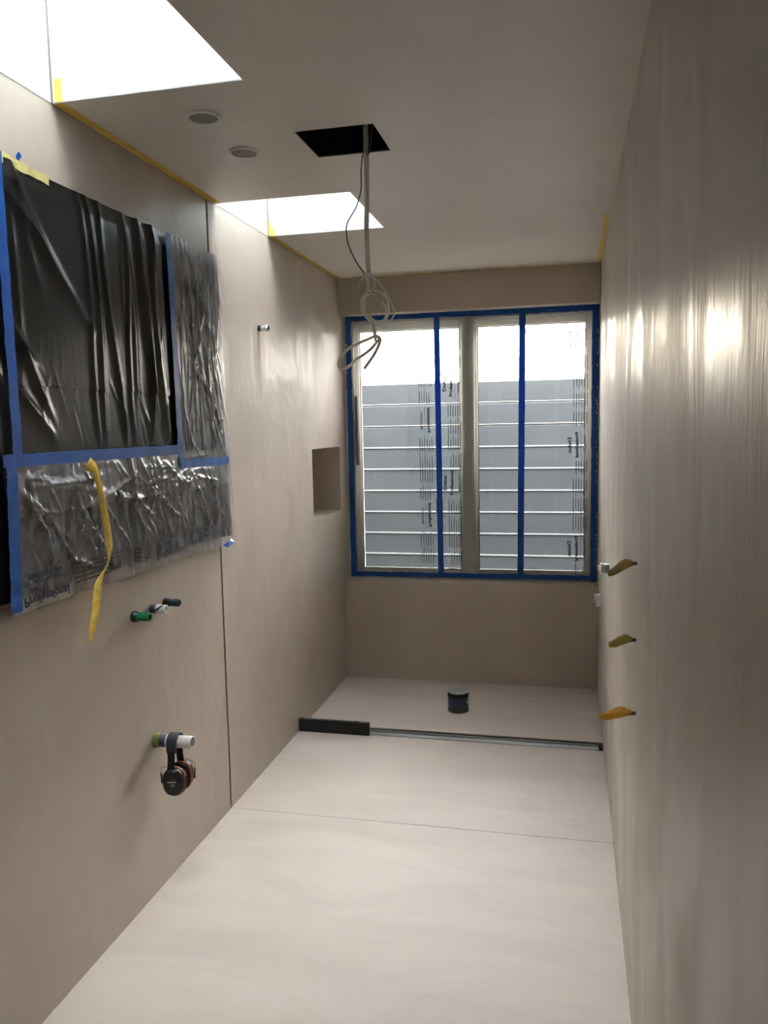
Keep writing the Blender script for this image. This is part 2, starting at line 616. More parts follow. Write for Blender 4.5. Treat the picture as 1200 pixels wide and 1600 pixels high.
# ---------------------------------------------------------------- window
win = empty('window_1', (W / 2, YG, 0.62))
struct(win)
wx0, wx1, wz0, wz1 = 0.0, W, 0.607, 2.2
gx = (0.090, 0.700, 0.806, 1.424)        # glass edges left pane, right pane
gz = (0.660, 2.104)
o = MB()
yf0, yf1 = YG, YG + 0.10
o.box(wx0, yf0, wz0, 0.062, yf1, wz1).box(1.452, yf0, wz0, wx1, yf1, wz1)
o.box(0.062, yf0, wz0, 1.452, yf1, 0.640).box(0.062, yf0, 2.146, 1.452, yf1, wz1)
bevel(o.build('window_frame', M['frame'], win), 0.003)
mu = MB().box(0.716, yf0 - 0.004, 0.640, 0.790, yf1, 2.146).build('mullion', M['frame'], win)
bevel(mu, 0.004)
for a, b in ((0, 1), (2, 3)):
    xa = 0.062 if a == 0 else 0.790
    xb = 0.716 if a == 0 else 1.452
    s_ = MB()
    y0, y1 = YG + 0.018, YG + 0.075
    s_.box(xa, y0, 0.640, gx[a], y1, 2.146).box(gx[b], y0, 0.640, xb, y1, 2.146)
    s_.box(gx[a], y0, 0.640, gx[b], y1, gz[0]).box(gx[a], y0, gz[1], gx[b], y1, 2.146)
    so = bevel(s_.build('sash', M['frame'], win), 0.003)
    gk = MB()
    e = 0.005
    yk0, yk1 = YG + 0.034, YG + 0.042
    gk.box(gx[a], yk0, gz[0], gx[a] + e, yk1, gz[1]).box(gx[b] - e, yk0, gz[0], gx[b], yk1, gz[1])
    gk.box(gx[a] + e, yk0, gz[0], gx[b] - e, yk1, gz[0] + e).box(gx[a] + e, yk0, gz[1] - e, gx[b] - e, yk1, gz[1])
    gk.build('gasket', M['gasket'], so)
    MB().box(gx[a], YG + 0.044, gz[0], gx[b], YG + 0.048, gz[1]).build('pane', M['glass'], so)
hs = MB().box(0.066, YG - 0.006, 1.30, 0.082, YG + 0.02, 1.72).build('casement_stay', M['gasket'], win)
bevel(hs, 0.004)


def jag_strip(name, p0, p1, wid, nrm_axis, off, mat, parent, jit=0.001, n=40, wave=0.0, seed=0, th=0.0006):
    """a strip of tape from p0 to p1 (3-D points), wid wide across, lying off along the axis; edges slightly ragged"""
    rg = np.random.default_rng(seed + int(abs(p0[0] * 1000 + p0[1] * 777 + p0[2] * 331)))
    a, b = Vector(p0), Vector(p1)
    d = (b - a).normalized()
    nv = Vector(nrm_axis)
    c = nv.cross(d).normalized()
    V, F = [], []
    for i in range(n + 1):
        q = a.lerp(b, i / n)
        w0 = wid / 2 + rg.normal() * jit
        w1 = wid / 2 + rg.normal() * jit
        o_ = off + wave * math.sin(i * 0.9 + seed)
        for sgn, ww in ((-1, w0), (1, w1)):
            for tt in (0, th):
                V.append(tuple(q + c * sgn * ww + nv * (o_ + tt)))
    for i in range(n):
        k = i * 4
        F += [(k + 1, k + 5, k + 7, k + 3), (k, k + 2, k + 6, k + 4), (k, k + 4, k + 5, k + 1), (k + 2, k + 3, k + 7, k + 6)]
    F += [(0, 1, 3, 2), (n * 4, n * 4 + 2, n * 4 + 3, n * 4 + 1)]
    return mesh(name, V, F, mat, parent, recalc=True)


# masking film over the window, taped round its edge
wfm = empty('window_masking_film', (W / 2, YG - 0.012, 0.607))
tag(wfm, 'clear masking film taped over the window with a border of blue tape', 'masking film')
YFI = YG - 0.010


def film_panel(x0, x1, z0, z1, seed, nx=50, nz=110):
    rg = np.random.default_rng(seed)
    X, Z = np.meshgrid(np.linspace(x0, x1, nx), np.linspace(z0, z1, nz))
    h = np.zeros_like(X)
    for _ in range(26):
        cx, cz = rg.uniform(x0, x1), rg.uniform(z0, z1)
        an = rg.normal(math.pi / 2, 0.5)
        L, w, amp = rg.uniform(0.08, 0.3), rg.uniform(0.006, 0.02), rg.uniform(-0.0012, 0.0012)
        s = (X - cx) * math.cos(an) + (Z - cz) * math.sin(an)
        t = -(X - cx) * math.sin(an) + (Z - cz) * math.cos(an)
        h += amp * np.exp(-(t / w) ** 2) * np.exp(-(s / L) ** 2)
    edge = np.minimum(np.minimum(X - x0, x1 - X), np.minimum(Z - z0, z1 - Z))
    h *= np.clip(edge / 0.03, 0, 1)
    V = np.stack([X, YFI + h, Z], -1).reshape(-1, 3)
    F = [(j * nx + i, j * nx + i + 1, (j + 1) * nx + i + 1, (j + 1) * nx + i) for j in range(nz - 1) for i in range(nx - 1)]
    return mesh('film_sheet', V, F, M['window_film'], wfm, True)


film_panel(0.03, 0.578, 0.63, 2.18, 1)
film_panel(0.572, 1.072, 0.63, 2.18, 2)
film_panel(1.066, 1.47, 0.63, 2.18, 3)
NW = (0, -1, 0)


def wtape(p0, p1, wid, seed, jit=0.0012, off=0.0035):
    return jag_strip('blue_tape', (p0[0], YFI, p0[1]), (p1[0], YFI, p1[1]), wid, NW, off, M['blue_tape'], wfm, jit, 60, 0.0003, seed)


wtape((0.036, 0.612), (0.036, 2.20), 0.034, 1)
wtape((1.474, 0.612), (1.476, 2.20), 0.036, 2)
wtape((0.02, 0.630), (1.485, 0.634), 0.030, 3, off=0.0044)
wtape((0.02, 2.182), (1.492, 2.174), 0.036, 4, off=0.0044)
wtape((0.573, 2.165), (0.582, 0.640), 0.034, 5, 0.0006)
wtape((1.070, 2.160), (1.056, 0.640), 0.036, 6, 0.0006)
# torn flecks of dried coating along the outer tape edges
fk = MB()
rg = random.Random(5)
for i in range(90):
    sd = rg.random()
    zz = rg.uniform(0.63, 2.1)
    x = rg.gauss(0.017, 0.003) if sd < 0.55 else rg.gauss(1.488, 0.003)
    ww, hh = rg.uniform(0.001, 0.004), rg.uniform(0.003, 0.016)
    fk.box(x - ww, YFI - 0.0058, zz, x + ww, YFI - 0.0049, zz + hh)
for i in range(24):
    xx = rg.uniform(0.05, 1.45)
    fk.box(xx, YFI - 0.0064, 0.613 + rg.gauss(0.002, 0.002), xx + rg.uniform(0.004, 0.03), YFI - 0.0054, 0.619)
o = fk.build('dried_coating_flecks', M['plaster_smear'], wfm)
o['kind'] = 'stuff'

# ---- print on the film
_txt = {}


def text_verts(s, bold=False):
    key = (s, bold)
    if key not in _txt:
        c = bpy.data.curves.new('lettering', 'FONT')
        c.body = s
        c.size = 1.0
        c.resolution_u = 2
        c.offset = 0.04 if bold else 0.022
        to = bpy.data.objects.new('lettering', c)
        COL.objects.link(to)
        dg = bpy.context.evaluated_depsgraph_get()
        me = bpy.data.meshes.new_from_object(to.evaluated_get(dg))
        V = [tuple(q.co) for q in me.vertices]
        F = [tuple(p.vertices) for p in me.polygons]
        bpy.data.objects.remove(to)
        bpy.data.curves.remove(c)
        bpy.data.meshes.remove(me)
        x0, x1 = min(q[0] for q in V), max(q[0] for q in V)
        V = [((q[0] - x0) / (x1 - x0), q[1], 0) for q in V]
        _txt[key] = (V, F, x1 - x0)
    return _txt[key]


def word(s, org, along, upv, length, height, parent, bold=False, mat=None):
    """letters of cap height `height` set from org along `along` (mirrored text when the vectors are left-handed)"""
    V, F, asp = text_verts(s, bold)
    o_, a, b = Vector(org), Vector(along), Vector(upv)
    P = [tuple(o_ + a * (q[0] * length) + b * (q[1] / 0.7 * height)) for q in V]
    return mesh('printed_word', P, F, mat or M['print'], parent)


def bars(org, along, upv, runs, parent, mat=None):
    """tiny unreadable print as rows of short strokes"""
    rg = random.Random(3)
    V, F = [], []
    o_, a, b = Vector(org), Vector(along), Vector(upv)
    for (s0, s1, t, th) in runs:
        s = s0
        while s < s1:
            e = min(s1, s + rg.uniform(0.004, 0.014))
            k = len(V)
            V += [tuple(o_ + a * s + b * t), tuple(o_ + a * e + b * t), tuple(o_ + a * e + b * (t + th)), tuple(o_ + a * s + b * (t + th))]
            F.append((k, k + 1, k + 2, k + 3))
            s = e + 0.0015
    ob = mesh('fine_print', V, F, mat or M['print'], parent)
    ob['kind'] = 'stuff'
    return ob


YP = YFI - 0.0032


def film_column(xb, sx, z0, period, count, up=1, dulux=True, start_fine=True, zlo=0.65, zhi=2.14):
    """one printed border of the film. xb: x of the brand line's baseline, sx: direction of the following lines, up: reading direction"""
    al, uv = (0, 0, up), (-sx, 0, 0)
    fr = []
    for k in range(count):
        zb = z0 + k * period * up
        o0 = lambda dx, dz: (xb + sx * dx, YP, zb + up * dz)
        def ok(a, b):
            lo, hi = sorted((zb + up * a, zb + up * b))
            return lo > zlo and hi < zhi
        if dulux and ok(0.03, 0.12):
            word('Dulux', o0(0, 0.03), al, uv, 0.092, 0.019, wfm, True)
        if ok(0, 0.145):
            word('Professional', o0(0.040, 0), al, uv, 0.146, 0.019, wfm, True)
        if ok(0.02, 0.12):
            word('Masking Film', o0(0.080, 0.02), al, uv, 0.10, 0.012, wfm)
        for (s0, s1, rows) in ((-0.115, -0.025, 6), (-0.22, -0.13, 6), (0.165, 0.25, 5), (0.27, 0.36, 6)):
            for r in range(rows):
                ln = (s1 - s0) * (1.0 - 0.35 * ((r * 7 + k * 3) % 5) / 5)
                if ok(s0, s0 + ln):
                    fr.append((zb * 0 + s0 + k * period, s0 + ln + k * period, -0.088 + r * 0.0145, 0.0042))
        if ok(-0.01, 0.15):
            fr.append((-0.01 + k * period, 0.15 + k * period, -0.056, 0.0022))
    if fr:
        bars((xb, YP, z0), al, uv, fr, wfm)


# right of the left tape, reading upwards; left of it the mirror print; right border reads downwards, mirrored
film_column(0.622, 1, 0.534 + 0.584, 0.584, 2, 1)
film_column(0.622, 1, 0.66 - 0.126, 0.584, 1, 1)
film_column(0.550, -1, 0.926 - 0.567, 0.567, 3, 1, dulux=False)
film_column(1.345, 1, 2.079, 0.60, 4, -1)
word('Dulux', (0.557, YP - 0.001, 1.015), (0, 0, 1), (1, 0, 0), 0.085, 0.016, wfm, True)

# ---------------------------------------------------------------- outside
YFN = 5.9
fen = empty('slat_fence', (0.6, YFN, -0.2))
tag(fen, 'grey fence of wide horizontal boards with narrow gaps outside the window', 'fence')
for i in range(13):
    zt = 1.853 - i * 0.1598
    zl = zt - 0.1598 + (0.0028 if i < 3 else 0.0012)
    y0 = YFN + random.uniform(-0.0015, 0.0015)
    pr_ = [(y0, zl), (y0 + 0.022, zl), (y0 + 0.022, zt), (y0 + 0.015, zt), (y0, zt - 0.015)]
    V = [(x, y, z_) for x in (-8.0, 8.6) for (y, z_) in pr_]
    F = [(k, (k + 1) % 5, 5 + (k + 1) % 5, 5 + k) for k in range(5)] + [(0, 1, 2, 3, 4), (5, 6, 7, 8, 9)]
    mesh('board', V, F, M['fence'], fen, False, True)
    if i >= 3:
        MB().box(-8.0, YFN - 0.006, zt - 0.005, 8.6, YFN + 0.006, zt + 0.005).build('light_line', M['fence_light_line'], fen)  # added pale strip imitates the bright line of light at the joint
for x in (-2.6, -0.9, 2.45, 4.0):
    MB().box(x, YFN + 0.024, -0.25, x + 0.09, YFN + 0.114, 1.80).build('post', M['fence'], fen)
gr = MB().box(-40, YW, -0.35, 40, 120, -0.2).build('ground_outside', M['ground'])
gr.name = 'trim_3'
struct(gr)
hw = MB().box(-9.0, YN - 0.1, -0.2, -0.25, YW, ZT + 0.05).box(W + 0.16, YN - 0.1, -0.2, 9.0, YW, ZT + 0.05).build('trim_4', M['house'])
struct(hw)

# ---------------------------------------------------------------- black masked recess on the left wall
mc = empty('masked_cabinet_recess', (0.0, 2.3, 1.1))
tag(mc, 'crinkled black plastic and clear film held with blue tape over the left wall', 'plastic sheet')
YS0, YS1 = 1.15, 2.972
ZS0, ZS1 = 1.10, 2.195


def creases(Y, Z, seeds, box, n, ang, angs, Ls, ws, amps):
    rg = np.random.default_rng(seeds)
    h = np.zeros_like(Y)
    for _ in range(n):
        cy, cz = rg.uniform(box[0], box[1]), rg.uniform(box[2], box[3])
        an = rg.normal(ang, angs)
        L, w = rg.uniform(*Ls), rg.uniform(*ws)
        amp = rg.uniform(*amps)
        s = (Y - cy) * math.cos(an) + (Z - cz) * math.sin(an)
        t = -(Y - cy) * math.sin(an) + (Z - cz) * math.cos(an) + 0.02 * np.sin(s * 6 + cy * 30)
        h += amp * np.exp(-np.abs(t / w) ** 1.6) * np.exp(-(s / L) ** 4)
    return h


TAPE_LINES = [((1.715, 2.2), (1.715, 1.46)), ((2.552, 2.19), (2.572, 1.42)), ((1.66, 1.472), (2.56, 1.472)),
              ((2.56, 1.418), (2.965, 1.416)), ((1.688, 1.46), (1.674, 1.10))]


def tape_mask(Y, Z):
    m = np.ones_like(Y)
    for (a, b) in TAPE_LINES:
        ay, az = a
        dy, dz = b[0] - a[0], b[1] - a[1]
        tt = np.clip(((Y - ay) * dy + (Z - az) * dz) / (dy * dy + dz * dz), 0, 1)
        dd = np.hypot(Y - ay - tt * dy, Z - az - tt * dz)
        m = np.minimum(m, np.clip((dd - 0.014) / 0.05, 0, 1))
    return m


XB = 0.014


def sheet(name, ya, yb, za, zb, ny, nz, hf, x0, mat, taper=None, ragged=0.0, seed=0, shear=1.0):
    Y, Z = np.meshgrid(np.linspace(ya, yb, ny), np.linspace(za, zb, nz))
    h = hf(Y, Z) * tape_mask(Y, Z)
    if ragged:
        rg = np.random.default_rng(seed)
        k = np.convolve(rg.normal(size=ny + 20), np.ones(9) / 9, 'same')[10:-10]
        fall = np.clip(1 - (Z - za) / (0.25 * (zb - za)), 0, 1)
        Z = Z + fall * k[None, :] * ragged
        k2 = np.convolve(rg.normal(size=nz + 20), np.ones(9) / 9, 'same')[10:-10]
        fall2 = np.clip(1 - (yb - Y) / 0.06, 0, 1)
        Y = Y + fall2 * k2[:, None] * ragged * 0.8
    Z = Z - shear * (0.002 + 0.014 * np.clip((Y - 2.55) / 0.4, 0, 1)) * np.clip((1.40 - Z) / 0.25, 0, 1)
    X = x0 + h
    if taper is not None:
        X = X + taper(Y, Z)
    X = np.maximum(X, x0 - 0.006)
    V = np.stack([X, Y, Z], -1).reshape(-1, 3)
    F = [(j * ny + i, j * ny + i + 1, (j + 1) * ny + i + 1, (j + 1) * ny + i) for j in range(nz - 1) for i in range(ny - 1)]
    return mesh(name, V, F, mat, mc, True)


up = math.pi / 2
main = (1.73, 2.54, 1.62, 2.2)


def h_black(Y, Z):
    h = creases(Y, Z, 21, (1.98, 2.5, 1.72, 2.0), 10, up + 0.10, 0.05, (0.40, 0.52), (0.010, 0.020), (0.006, 0.012))
    h += creases(Y, Z, 22, (1.15, 1.95, 1.55, 2.15), 20, up + 0.40, 0.35, (0.10, 0.24), (0.010, 0.022), (0.004, 0.011))
    h += creases(Y, Z, 23, (1.15, 2.95, 1.45, 2.19), 34, up + 0.12, 0.2, (0.05, 0.16), (0.005, 0.011), (-0.003, 0.004))
    h += creases(Y, Z, 24, (1.15, 2.55, 1.46, 1.66), 40, up + 0.35, 0.4, (0.03, 0.1), (0.004, 0.010), (-0.003, 0.005))
    return h


def h_film(Y, Z):
    h = creases(Y, Z, 31, (2.6, 2.95, 1.46, 2.18), 80, up + 0.10, 0.22, (0.05, 0.30), (0.003, 0.008), (0.002, 0.006))
    return h + np.maximum(h_black(Y, Z), 0)


def h_low(Y, Z):
    h = creases(Y, Z, 41, (1.7, 2.95, 1.12, 1.44), 170, up + 0.45, 0.3, (0.04, 0.2), (0.003, 0.007), (0.002, 0.007))
    h += creases(Y, Z, 42, (1.7, 2.95, 1.36, 1.43), 24, 0.05, 0.2, (0.06, 0.2), (0.004, 0.010), (0.003, 0.009))
    return (h + np.maximum(h_black(Y, Z), 0)) * np.clip((Z - 1.12) / 0.07, 0.3, 1)


def h_flat(Y, Z):
    return creases(Y, Z, 51, (1.7, 2.95, 1.12, 1.44), 60, up + 0.5, 0.3, (0.05, 0.16), (0.006, 0.012), (-0.003, 0.005))


corner = lambda Y, Z: 0.02 * np.clip((Y - 2.84) / 0.13, 0, 1) ** 2 * np.clip((1.6 - Z) / 0.5, 0, 1)
def top_hem(Y, Z):
    return -0.006 * np.clip((Z - 2.15) / 0.04, 0, 1)


sheet('black_sheet', YS0, YS1 - 0.012, 1.655, ZS1, 300, 150, h_black, XB, M['black_sheet'], top_hem, 0.012, 61)
sheet('black_sheet', YS0, YS1 - 0.01, 1.125, 1.672, 300, 150, h_black, XB - 0.003, M['black_sheet'], corner, 0.006, 62, 0.45)
sheet('clear_film', 2.555, YS1, 1.425, ZS1, 110, 190, h_film, XB + 0.005, M['milky_film'], corner, 0.004, 63)
sheet('clear_film', 1.672, YS1 + 0.004, ZS0 - 0.006, 1.475, 300, 110, h_low, XB + 0.005, M['clear_film'], corner, 0.006, 64)
sheet('clear_film', 1.70, YS1, 1.328, 1.462, 260, 40, h_low, XB + 0.008, M['milky_film'], corner, 0.004, 65)


def ltape(p0, p1, wid, seed, off=0.0):
    return jag_strip('blue_tape', (XB, p0[0], p0[1]), (XB, p1[0], p1[1]), wid, (1, 0, 0), 0.010 + off, M['blue_tape_film'], mc, 0.0006, 40, 0.0006, seed)


ltape((1.716, 2.20), (1.722, 1.46), 0.034, 1)
ltape((2.550, 2.192), (2.572, 1.405), 0.036, 2)
ltape((1.665, 1.470), (2.555, 1.470), 0.032, 3, 0.001)
ltape((2.560, 1.420), (2.968, 1.414), 0.030, 4, 0.003)
ltape((1.694, 1.458), (1.676, 1.100), 0.040, 5, 0.002)
# folded scrap of blue tape at the lower far corner
mesh('blue_tape_scrap', [(0.034, 2.86, 1.09), (0.040, 2.93, 1.108), (0.050, 2.935, 1.092), (0.048, 2.875, 1.079), (0.045, 2.90, 1.104)],
     [(0, 4, 3), (4, 1, 2), (4, 2, 3), (0, 1, 4)], M['blue_tape_film'], mc)
# print along the bottom edge of the film, upside down
XP = XB + 0.0125
for (y, s, ln, zb, ht, bd) in ((1.705, 'Professional', 0.185, 1.128, 0.022, True), (1.725, 'Masking Film', 0.135, 1.184, 0.018, True),
                              (2.36, 'Professional', 0.20, 1.132, 0.020, True), (2.39, 'Masking Film', 0.15, 1.186, 0.014, True)):
    word(s, (XP, y, zb), (0, 1, 0), (0, 0, -1), ln, ht, mc, bd)
bars((XP, 1.70, 1.15), (0, 1, 0), (0, 0, -1),
     [(0.0, 0.19, -0.012, 0.0025)] + [(a, a + 0.24 - 0.03 * (r % 3), -0.030 + r * 0.0125, 0.004) for a in (0.22, 0.92) for r in range(5)]
     + [(0.51, 0.61, -0.028 + r * 0.0125, 0.004) for r in range(5)], mc)

# yellow paper-tape remnant along the top of the sheet, blue scrap above it
t_ = jag_strip('yellow_tape_strip', (0.0, 1.60, 2.196), (0.0, 1.93, 2.190), 0.022, (1, 0, 0), 0.0112, M['yellow_tape_pale'], None, 0.0015, 20)
tag(t_, 'pale yellow tape strip along the top edge of the black plastic', 'tape')
t_ = jag_strip('blue_tape_scrap', (0.0, 1.822, 2.212), (0.0, 1.836, 2.228), 0.012, (1, 0, 0), 0.0006, M['blue_tape'], None, 0.001, 6)
tag(t_, 'tiny scrap of blue tape on the left wall above the black plastic', 'tape')

# dangling twisted yellow tape
P = [(0.030, 2.00, 1.452, 0.040, 0.0), (0.034, 2.012, 1.437, 0.034, 0.5), (0.042, 2.018, 1.425, 0.018, 0.9), (0.048, 2.026, 1.38, 0.015, 1.1),
     (0.05, 2.036, 1.32, 0.018, 0.7), (0.05, 2.048, 1.26, 0.026, 0.3), (0.05, 2.055, 1.21, 0.028, 0.1), (0.05, 2.048, 1.175, 0.022, -0.3),
     (0.048, 2.034, 1.152, 0.012, -1.0), (0.047, 2.016, 1.135, 0.030, -0.4), (0.048, 1.990, 1.105, 0.034, 0.1), (0.05, 1.975, 1.07, 0.022, 0.7),
     (0.052, 1.965, 1.04, 0.020, 0.8), (0.05, 1.95, 1.0, 0.020, 0.6), (0.05, 1.937, 0.972, 0.013, 0.5), (0.05, 1.930, 0.955, 0.006, 0.6)]
V, F = [], []
P2 = []
for i in range(len(P) - 1):
    for k in range(4):
        P2.append([P[i][j] * (1 - k / 4) + P[i + 1][j] * k / 4 for j in range(5)])
P2.append(list(P[-1]))
for i, (x, y, z_, w_, a) in enumerate(P2):
    q0, q1 = P2[max(0, i - 1)], P2[min(len(P2) - 1, i + 1)]
    tdir = Vector((0, q1[1] - q0[1], q1[2] - q0[2])).normalized()
    sd = Vector((0, -tdir.z, tdir.y)) * math.cos(a) + Vector((1, 0, 0)) * math.sin(a)
    c = Vector((x, y, z_))
    nn = tdir.cross(sd).normalized()
    for k in (-1, 0, 1):
        V.append(tuple(c + sd * (k * w_ / 2) + nn * (0.003 if k == 0 else 0)))
for i in range(len(P2) - 1):
    for k in range(2):
        F.append((i * 3 + k, i * 3 + k + 1, i * 3 + 4 + k, i * 3 + 3 + k))
yt = mesh('dangling_tape', V, F, M['yellow_tape'], None, True)
sm = yt.modifiers.new('thickness', 'SOLIDIFY')
sm.thickness = 0.0006
tag(yt, 'twisted strip of yellow tape dangling from the masked black plastic', 'tape')

# ---------------------------------------------------------------- yellow tape along the ceiling edges
NC = (0, 0, -1)


def ctape(p0, p1, wid, lab, seed):
    o = jag_strip('ceiling_tape', (p0[0], p0[1], H), (p1[0], p1[1], H), wid, NC, 0.0004, M['yellow_tape'], None, 0.0012, 50, 0.0002, seed)
    return tag(o, lab, 'tape')


a = ctape((0.019, 1.982), (0.014, 2.984), 0.030, 'yellow tape along the ceiling edge between the two skylights', 1)
jag_strip('tape_tail', (0.022, 1.98, H + 0.002), (0.022, 1.98, H + 0.060), 0.024, (0, -1, 0), 0.0006, M['yellow_tape'], a, 0.0008, 8)
a = ctape((0.017, 3.553), (0.012, 4.66), 0.026, 'yellow tape along the left ceiling edge beyond the far skylight', 2)
V = [(0.004, 3.550, 2.401), (0.034, 3.550, 2.401), (0.032, 3.550, 2.425), (0.018, 3.549, 2.44), (0.010, 3.549, 2.468), (0.005, 3.55, 2.475)]
tl = mesh('tape_tail', [(x, y - 0.0006, z_) for x, y, z_ in V], [(0, 1, 2, 3, 4, 5)], M['yellow_tape'], a)
tl.modifiers.new('thickness', 'SOLIDIFY').thickness = 0.0006
ctape((0.03, 4.660), (1.47, 4.660), 0.012, 'thin yellow tape line where the ceiling meets the bulkhead', 3)
ctape((1.486, 3.60), (1.489, 4.655), 0.020, 'short yellow tape strip on the right ceiling edge near the window', 4)

# ---------------------------------------------------------------- ceiling speakers
for (x, y, lab) in ((0.343, 2.171, 'round white ceiling speaker grille nearer the large skylight'),
                    (0.338, 2.469, 'round white ceiling speaker grille nearer the far skylight')):
    s_ = empty('ceiling_speaker', (x, y, H))
    tag(s_, lab, 'speaker', 'round ceiling speakers')
    prof = [(0.047, -0.0005), (0.047, -0.004), (0.044, -0.0065), (0.040, -0.0065), (0.039, -0.003), (0.039, -0.0005)]
    MB().lathe(prof, 'z', (x, y, H), 40, False, False).build('rim', M['white_plastic'], s_, True)
    MB().lathe([(0.039, -0.003), (0.03, -0.0042), (0.015, -0.005), (0.001, -0.0052)], 'z', (x, y, H), 40, False, True).build('mesh_grille', M['grille'], s_, True)

# ---------------------------------------------------------------- cables from the fan opening
cb = empty('hanging_cable', (0.722, 2.5, H))
tag(cb, 'knotted white electrical cables hanging from the square ceiling opening', 'cable')
m_ = MB()
m_.tube([(0.724, 2.49, ZT - 0.002), (0.7225, 2.495, 2.45), (0.7215, 2.5, 2.3), (0.7195, 2.5, 2.2), (0.717, 2.5, 2.13), (0.7185, 2.5, 2.06), (0.7215, 2.5, 2.014),
         (0.722, 2.5, 1.99), (0.723, 2.5, 1.971), (0.72, 2.5, 1.956), (0.71, 2.5, 1.932), (0.707, 2.5, 1.908), (0.712, 2.5, 1.888), (0.725, 2.5, 1.87)], 0.0046)
m_.tube([(0.732, 2.49, ZT - 0.002), (0.7295, 2.5, 2.45), (0.728, 2.502, 2.3), (0.726, 2.503, 2.2), (0.7235, 2.503, 2.13), (0.7255, 2.503, 2.06), (0.727, 2.503, 2.012)], 0.004)
m_.build('main_cable', M['cable'], cb, True)
MB().tube([(0.762, 2.53, ZT - 0.002), (0.742, 2.51, 2.45), (0.720, 2.49, 2.375), (0.711, 2.492, 2.332), (0.709, 2.493, 2.295), (0.7075, 2.494, 2.26), (0.690, 2.495, 2.21),
           (0.664, 2.495, 2.172), (0.657, 2.495, 2.145), (0.663, 2.495, 2.10), (0.685, 2.495, 2.05), (0.716, 2.492, 2.003)], 0.0021).build('thin_wire', M['grey_wire'], cb, True)
k_ = MB()
k_.tube([(0.724, 2.49, 2.005), (0.715, 2.488, 1.999), (0.707, 2.488, 1.994), (0.696, 2.488, 1.978), (0.688, 2.49, 1.963)], [0.003, 0.003, 0.003, 0.002, 0.0012])
k_.tube([(0.710, 2.492, 1.997), (0.724, 2.486, 2.003), (0.736, 2.485, 2.0), (0.746, 2.485, 1.986), (0.747, 2.485, 1.969), (0.74, 2.485, 1.957)], 0.0028)
k_.tube([(0.747, 2.5, 1.991), (0.736, 2.493, 1.998), (0.722, 2.491, 1.996), (0.714, 2.497, 1.988)], 0.0032)
k_.build('knot', M['cable'], cb, True)
c_ = MB()
c_.tube([(0.744, 2.47, 1.954), (0.729, 2.46, 1.946), (0.713, 2.46, 1.929), (0.709, 2.46, 1.91), (0.712, 2.46, 1.89), (0.722, 2.47, 1.871), (0.735, 2.49, 1.859),
         (0.76, 2.5, 1.858), (0.776, 2.51, 1.869), (0.782, 2.52, 1.892), (0.782, 2.52, 1.919), (0.773, 2.52, 1.941), (0.76, 2.51, 1.952), (0.742, 2.5, 1.957)], 0.0033)
c_.tube([(0.747, 2.5, 1.942), (0.734, 2.49, 1.945), (0.718, 2.48, 1.934), (0.711, 2.475, 1.914), (0.713, 2.475, 1.889), (0.724, 2.48, 1.872), (0.745, 2.49, 1.859),
         (0.768, 2.5, 1.865), (0.777, 2.51, 1.886), (0.774, 2.51, 1.906), (0.764, 2.51, 1.921)], 0.0028)
c_.tube([(0.747, 2.5, 1.991), (0.763, 2.5, 1.973), (0.78, 2.5, 1.945), (0.797, 2.5, 1.915), (0.804, 2.5, 1.891), (0.799, 2.5, 1.871), (0.783, 2.5, 1.86),
         (0.755, 2.5, 1.86), (0.735, 2.5, 1.87), (0.72, 2.5, 1.885)], 0.0027)
c_.tube([(0.735, 2.5, 1.855), (0.76, 2.5, 1.854), (0.781, 2.5, 1.855), (0.793, 2.5, 1.847), (0.792, 2.5, 1.839), (0.778, 2.5, 1.839), (0.76, 2.5, 1.846), (0.742, 2.5, 1.854)], 0.0022)
c_.tube([(0.732, 2.475, 1.935), (0.722, 2.475, 1.916), (0.716, 2.475, 1.894), (0.723, 2.475, 1.879), (0.736, 2.475, 1.857), (0.74, 2.475, 1.835), (0.744, 2.475, 1.815)], 0.002)
c_.build('cable_coil', M['cable'], cb, True)
t_ = MB()
t_.tube([(0.727, 2.49, 1.881), (0.735, 2.49, 1.859), (0.742, 2.49, 1.836), (0.744, 2.49, 1.814), (0.746, 2.49, 1.803), (0.753, 2.489, 1.801), (0.757, 2.488, 1.808), (0.746, 2.487, 1.816),
         (0.722, 2.485, 1.807), (0.692, 2.48, 1.796), (0.664, 2.475, 1.781), (0.642, 2.47, 1.762), (0.631, 2.465, 1.74), (0.632, 2.465, 1.723), (0.643, 2.47, 1.717), (0.662, 2.48, 1.727),
         (0.683, 2.49, 1.747), (0.707, 2.5, 1.764), (0.73, 2.5, 1.781), (0.746, 2.5, 1.799)], 0.0050)
t_.tube([(0.744, 2.5, 1.816), (0.754, 2.5, 1.813), (0.757, 2.5, 1.802), (0.748, 2.5, 1.78), (0.735, 2.5, 1.758), (0.719, 2.5, 1.737), (0.703, 2.5, 1.717)], 0.0050)
t_.build('cable_tail', M['cable'], cb, True)

# ---------------------------------------------------------------- pipes on the left wall
def stub(name, y, z_, parts, lab, cat, group=None):
    """parts: (name, material, profile of (radius, x), bump)"""
    e = empty(name, (0, y, z_))
    tag(e, lab, cat, group)
    for nm, mat, prof, sg in parts:
        MB().lathe(prof, 'x', (0, y, z_), sg).build(nm, mat, e, True)
    return e


